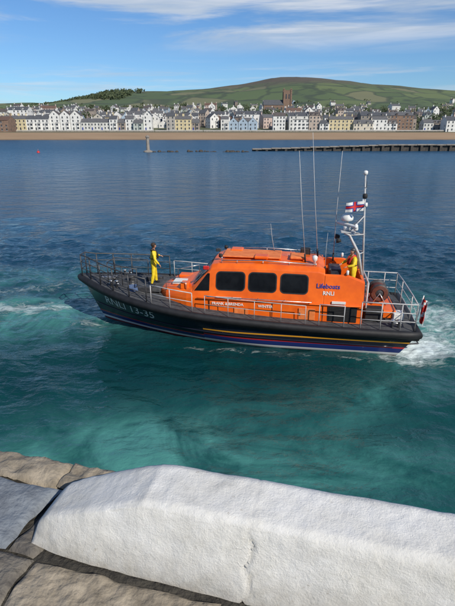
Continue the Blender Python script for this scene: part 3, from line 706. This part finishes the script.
# ------------------------------------------------------------ people
def skin_mesh(verts,edges,radii,sub=2,root=0):
    me=bpy.data.meshes.new('sk'); me.from_pydata(verts,edges,[]); o=bpy.data.objects.new('sk',me); COL.objects.link(o)
    md=o.modifiers.new('s','SKIN'); md.use_smooth_shade=True
    for i,r in enumerate(radii):
        d=me.skin_vertices[0].data[i]; rr=r if hasattr(r,'__len__') else (r,r); d.radius=rr; d.use_root=(i==root)
    s=o.modifiers.new('ss','SUBSURF'); s.levels=sub; s.render_levels=sub
    bpy.context.view_layer.update()
    m2=bpy.data.meshes.new_from_object(o.evaluated_get(bpy.context.evaluated_depsgraph_get())); bpy.data.objects.remove(o); return m2
def person(loc,rz,arms,lean=0.0,legs=None,cap=None,turn=0):
    e=empty('crew_member',loc,rz)
    V=[(0,0,.95),(0.01,0,1.12),(.0+lean*.5,0,1.32),(lean*.8,0,1.47),(lean,0,1.56)]
    R=[(.165,.135),(.165,.14),(.19,.14),(.10,.09),(.06,.06)]
    E=[(0,1),(1,2),(2,3),(3,4)]
    lg=legs or (((.03,.13,.50),(-.02,.15,.09),(.14,.17,.05)),((.03,-.13,.50),(-.02,-.15,.09),(.14,-.17,.05)))
    for sd_,l in zip((1,-1),lg):
        k=len(V); V+=[(0,sd_*.10,.86),l[0],l[1],l[2]]; R+=[.115,.085,.065,.055]; E+=[(0,k),(k,k+1),(k+1,k+2),(k+2,k+3)]
    for sd_,a in zip((1,-1),arms):
        k=len(V); V+=[(lean*.7,sd_*.20,1.42),a[0],a[1]]; R+=[.085,.06,.042]; E+=[(2,k),(k,k+1),(k+1,k+2)]
    me=skin_mesh(V,E,R); me.materials.clear()
    for q in ('yellow','black','skin'): me.materials.append(M[q])
    for p_ in me.polygons:
        c_=p_.center; p_.material_index=1 if c_.z<.13 else (2 if c_.z>1.505 and abs(c_.y)<.12 else 0); p_.use_smooth=True
    for v in me.vertices:
        q=noise.noise_vector(v.co*9)*.012; v.co+=q
    o=bpy.data.objects.new('body',me); COL.objects.link(o); o.parent=e
    for sd_,a in zip((1,-1),arms):
        el,wr=Vector(a[0]),Vector(a[1]); d=(wr-el).normalized(); side=d.cross(Vector((0,0,1)));
        if side.length<.2: side=Vector((1,0,0))
        side.normalize(); nn=side.cross(d)
        c_=wr+d*.06
        hv=[wr,c_,wr+d*.09]; me=skin_mesh([tuple(q) for q in hv],[(0,1),(1,2)],[(.03,.025),(.042,.018),(.04,.015)],1)
        ms=[me]
        for k,(o_,ln) in enumerate(((-.030,.060),(-.010,.075),(.010,.070),(.030,.055))):
            r0=wr+d*.08+side*o_; q1=r0+d*ln*.5-nn*.008; q2=r0+d*ln*.85-nn*.03; ms.append(skin_mesh([tuple(r0),tuple(q1),tuple(q2)],[(0,1),(1,2)],[.0095,.009,.008],1))
        r0=wr+d*.035-side*.03; ms.append(skin_mesh([tuple(r0),tuple(r0+d*.03-side*.03),tuple(r0+d*.06-side*.035)],[(0,1),(1,2)],[.012,.011,.009],1))
        hb=MB()
        for q in ms: hb.add([v.co for v in q.vertices],[tuple(p_.vertices) for p_ in q.polygons],M['skin'],True)
        hb.build('hand',e,recalc=False)
    import bmesh
    bm=bmesh.new(); bmesh.ops.create_icosphere(bm,subdivisions=4,radius=1)
    for v in bm.verts:
        x,y,z=v.co; f=1-.22*max(0,-z)**1.2
        nxp=x*.098*f; nyp=y*.076*f; nzp=z*.118
        if x>0:
            nxp+=.024*math.exp(-((y/.16)**2+((z+.12)/.16)**2)); nxp-=.012*math.exp(-(((abs(y)-.38)/.16)**2+((z-.05)/.1)**2)); nxp+=.008*math.exp(-((y/.3)**2+((z+.5)/.07)**2)); nxp+=.010*math.exp(-((y/.35)**2+((z+.85)/.15)**2))
        nyp+=math.copysign(.018,y)*math.exp(-((x/.14)**2+((z+.0)/.22)**2))*(abs(y)>.75)
        v.co=(nxp,nyp,nzp)
    me=bpy.data.meshes.new('head'); bm.to_mesh(me); bm.free()
    for q in ('skin','hair','black','red'): me.materials.append(M[q])
    for p_ in me.polygons:
        p_.use_smooth=True; c_=p_.center; x,y,z=c_.x/.098,c_.y/.076,c_.z/.118
        if z>.55 or (x<.0 and z>-.55) : p_.material_index=1
        elif x>.5 and abs(abs(y)-.38)<.13 and abs(z-.05)<.07: p_.material_index=2
        elif x>.5 and abs(y)<.28 and abs(z+.5)<.05: p_.material_index=3
    h=bpy.data.objects.new('head',me); COL.objects.link(h); h.parent=e; h.location=(lean+.015,0,1.66); h.rotation_euler=(0,.1,turn)
    hb=MB()
    pr=[(.088,0,.0),(.100,.03,.0),(.092,.075,0),(.06,.112,0),(.01,.13,0)]
    hb.lathe((lean+.0,0,1.672),[(r_,z_) for r_,z_,_ in pr],M[cap] if cap else M['hair'],18,sc2=(1.06,.86)); hb.build('helmet' if cap else 'hair',e)
    b=MB()
    for s_ in (1,-1):
        b.tube([(lean*.8-.11,s_*.06,1.46),(lean*.8-.02,s_*.105,1.535),(lean*.7+.10,s_*.10,1.44),(lean*.5+.165,s_*.085,1.28),(lean*.4+.17,s_*.075,1.14)],[.03,.035,.04,.042,.035],M['red'] if cap else M['black'],8)
    b.tube([(.168*math.cos(a)+lean*.3,.21*math.sin(a),1.16) for a in np.linspace(0,2*math.pi,20)[:-1]],.016,M['black'],6,closed=True)
    b.build('lifejacket',e)
    return e
BM=Matrix.Translation(O)@Matrix.Rotation(math.atan2(.155,-.988),4,'Z')
def bw(x,y,z): return BM@Vector((x,y,z))
br=math.atan2(.155,-.988)
b=MB(); b.box((3.62,.15,1.74),(.8,1.3,.16),M['deckgrey'],bev=.03); b.build('foredeck_step',boat)
person(bw(3.62,.25,1.82),br+math.radians(205),(((.12,.36,1.22),(.34,.36,1.14)),((.02,-.38,1.18),(.18,-.40,.97))),.04,cap=None,turn=.3,legs=(((.08,.15,.50),(.10,.19,.09),(.26,.21,.05)),((-.04,-.15,.50),(-.14,-.19,.09),(.01,-.21,.05))))
person(bw(-4.42,.45,1.96),br+math.radians(20),(((.14,.34,1.2),(.36,.24,1.14)),((.14,-.34,1.2),(.36,-.24,1.14))),.05,cap='darkmetal')

# ------------------------------------------------------------ quay and white parapet
ca,sa=math.cos(math.radians(-14)),math.sin(math.radians(-14))
D=Vector((ca,sa,0)); B2=Vector((-sa,ca,0)); Q=Vector((-.80,1.385,6.4))
m,nt,p=newmat('white_painted_stone'); 
geo=N(nt,'ShaderNodeNewGeometry'); P=geo.outputs['Position']
spz=N(nt,'ShaderNodeSeparateXYZ'); L(nt,P,spz.inputs[0])
a1=noi(2.6,7,.68); r1=ramp(nt,[(.28,(.46,.44,.39)),(.42,(.66,.645,.60)),(.60,(.755,.745,.715))]); L(nt,a1,r1.inputs[0])
v1=N(nt,'ShaderNodeTexVoronoi',Scale=11,feature='DISTANCE_TO_EDGE'); dn=N(nt,'ShaderNodeTexNoise',Scale=12,Detail=5); L(nt,P,dn.inputs['Vector'])
vm=N(nt,'ShaderNodeVectorMath',operation='MULTIPLY_ADD'); L(nt,dn.outputs['Color'],vm.inputs[0]); vm.inputs[1].default_value=(.22,.22,.22); L(nt,P,vm.inputs[2]); L(nt,vm.outputs[0],v1.inputs['Vector'])
cr=ramp(nt,[(.0,1.0),(.06,0.0)]); L(nt,v1.outputs['Distance'],cr.inputs[0])
cmask=ramp(nt,[(.56,0.0),(.66,1.0)]); L(nt,noi(2.7,3),cmask.inputs[0])
zlim=N(nt,'ShaderNodeMapRange'); zlim.inputs['From Min'].default_value=6.60; zlim.inputs['From Max'].default_value=6.66; zlim.inputs['To Min'].default_value=1; zlim.inputs['To Max'].default_value=0; L(nt,spz.outputs[2],zlim.inputs[0])
crk=math_(nt,'MULTIPLY',math_(nt,'MULTIPLY',cr.outputs[0],cmask.outputs[0]),zlim.outputs[0])
spk=ramp(nt,[(.60,0.0),(.70,1.0)]); L(nt,noi(45,6,.75),spk.inputs[0]); st_=ramp(nt,[(.48,0.0),(.64,1.0)]); L(nt,noi(5,6,.7,.6),st_.inputs[0])
lowz=N(nt,'ShaderNodeMapRange'); lowz.inputs['From Min'].default_value=6.40; lowz.inputs['From Max'].default_value=6.54; lowz.inputs['To Min'].default_value=.9; lowz.inputs['To Max'].default_value=0; L(nt,spz.outputs[2],lowz.inputs[0])
cc=mix(nt,math_(nt,'MULTIPLY',spk.outputs[0],math_(nt,'MULTIPLY',st_.outputs[0],.85)),r1.outputs[0],(.24,.20,.145))
gst=ramp(nt,[(.52,0.0),(.72,.30)]); L(nt,noi(9,6,.72,.3,(.8,.8,1.6)),gst.inputs[0]); cc=mix(nt,gst.outputs[0],cc,(.42,.41,.38))
cc=mix(nt,math_(nt,'MULTIPLY',lowz.outputs[0],noi(14,6,.7)),cc,(.20,.17,.12))
L(nt,cc,p.inputs['Base Color']); p.inputs['Roughness'].default_value=.8; p.inputs['Specular IOR Level'].default_value=.2
hgt=add(math_(nt,'MULTIPLY',noi(30,8,.75),.60),math_(nt,'MULTIPLY',noi(8,4,.6),.5),math_(nt,'MULTIPLY',crk,.16),math_(nt,'MULTIPLY',noi(140,3,.6),.14))
bp=N(nt,'ShaderNodeBump',Strength=.9,Distance=.013); L(nt,hgt,bp.inputs['Height']); L(nt,bp.outputs[0],p.inputs['Normal'])
WM=m
prof=[]
def seg(p0,p1,n):
    for i in range(n): t=i/n; prof.append((p0[0]*(1-t)+p1[0]*t,p0[1]*(1-t)+p1[1]*t))
seg((0,-.02),(.052,.262),16); seg((.052,.262),(.060,.285),3); seg((.060,.285),(.080,.300),3); seg((.08,.3),(.255,.312),12); seg((.255,.312),(.285,.297),3); seg((.285,.297),(.31,-.02),10); prof.append((.31,-.02))
b=MB(); vs=[];fs=[]; aa=np.concatenate([np.linspace(0,.06,5)[:-1],np.arange(.06,3.6,.010)])
for ai in aa:
    hs=min(1,.30+.70*(max(0,ai)/.50)) ; hs=hs if ai>.06 else hs*(.45+.55*math.sqrt(max(0,ai/.06)))
    if .42<ai<.58: hs-=0.02*math.sin((ai-.42)/.16*math.pi)
    shr=.07*max(0,1-ai/.30)**2
    for (bb,zz_) in prof:
        z=zz_*hs; bq=bb+(0.155-bb)*shr*3
        pnt=Q+D*(ai-.02)+B2*bq+Vector((0,0,z))
        nzv=noise.fractal(pnt*3.5,1,2,3)*.006+noise.fractal(pnt*16,1,2,3)*.0030
        gf=min(1,max(0,(.30-z)/.06)) if bb<.1 else .25
        gro=-.012*gf*math.exp(-((ai-.915-.010*math.sin(z*40)-.006*math.sin(z*95))/.0055)**2)-.010*math.exp(-((ai-2.1)/.01)**2)
        outw=(B2*(-1 if bb<.15 else 1)*(1 if zz_<.28 else 0)+Vector((0,0,1 if zz_>=.28 else .0)))
        pnt+=outw*(nzv+gro); vs.append(pnt)
k=len(prof)
for i in range(len(aa)-1):
    for j in range(k-1): fs.append((i*k+j,(i+1)*k+j,(i+1)*k+j+1,i*k+j+1))
fs.append(tuple(range(k)))
b.add(vs,fs,WM,True); b.build('white_parapet_wall')
slabm=[simple('paving_bluegrey',(.22,.245,.27),(.13,.145,.165),.85,9,.6,40,detail=8),simple('paving_tan',(.34,.29,.22),(.17,.145,.11),.95,11,.9,25,detail=8),simple('paving_brown',(.19,.17,.14),(.085,.077,.068),.9,10,.9,30,detail=8)]
gm=simple('joint_grit',(.06,.055,.045),(.025,.023,.02),1,30,.8,60)
def slab(b,a0,a1,b0,b1,z,mat,sd_,rough=.006,step=.016,skew=0):
    na=max(2,int((a1-a0)/step)); nb=max(2,int((b1-b0)/step)); vs=[];fs=[]
    for i in range(na+1):
        for j in range(nb+1):
            u=i/na; v=j/nb; a=a0+(a1-a0)*u+skew*(v-.5); c_=b0+(b1-b0)*v
            ed=min(u*(a1-a0),(1-u)*(a1-a0),v*(b1-b0),(1-v)*(b1-b0)); 
            pp=Q+D*a+B2*c_; pp.z=6.4+z
            wob=noise.noise_vector(pp*9+Vector((sd_,0,0)))*.012
            pp+=Vector((wob.x,wob.y,0)); pp.z+=noise.fractal(pp*10+Vector((sd_,0,0)),1,2,5)*rough*1.7-.022*max(0,1-ed/.025)**2; vs.append(pp)
    for i in range(na):
        for j in range(nb): fs.append((i*(nb+1)+j,(i+1)*(nb+1)+j,(i+1)*(nb+1)+j+1,i*(nb+1)+j+1))
    b.add(vs,fs,mat,True)
b=MB()
def qp(a,bb,z): q=Q+D*a+B2*bb; return (q.x,q.y,z)
b.add([qp(-6,-5,6.375),qp(8,-5,6.375),qp(8,.46,6.375),qp(-6,.46,6.375)],[(0,1,2,3)],gm)
aL=-3.2; i=0
while aL<3.4:
    w_=random.uniform(.35,.6); slab(b,aL,aL+w_-.008,.335,.50,.012,slabm[1],i*3.3,.014); aL+=w_; i+=1
slab(b,-1.1,-.085,-.02,.32,.02,slabm[0],4,.006,skew=.05); slab(b,-.075,.05,-.02,.32,.0,slabm[2],9,.010,skew=.05)
slab(b,-2.3,-1.11,-.02,.32,.02,slabm[0],5,.006)
bb=-.03; r_=0
while bb>-2.2:
    w2=.42; a=-2.4+(r_%2)*.35-.1
    while a<3.4:
        l_=random.uniform(.55,.85); slab(b,a,a+l_-.008,bb-w2+.010,bb,random.uniform(-.004,.006),slabm[2] if random.random()<.6 else slabm[1],r_*7+a,.008); a+=l_
    bb-=w2; r_+=1
b.build('quay_pavement')
b=MB(); c0=[qp(-30,.49,6.37),qp(40,.49,6.37),qp(40,.60,-2),qp(-30,.60,-2)]; b.add(c0,[(0,1,2,3)],M['greystone'])
b.add([qp(-30,-8,6.33),qp(40,-8,6.33),qp(40,.49,6.33),qp(-30,.49,6.33)],[(0,1,2,3)],M['concrete']); b.build('quay_wall')
b=MB(); b.lathe((1.665,-.03,6.38),[(.12,0),(.12,.03),(.07,.05),(.065,1.40),(.055,1.44),(.03,1.46)],M['darkmetal'],16); b.build('shadow_post')  # unseen post added behind the camera to cast a shadow on the parapet
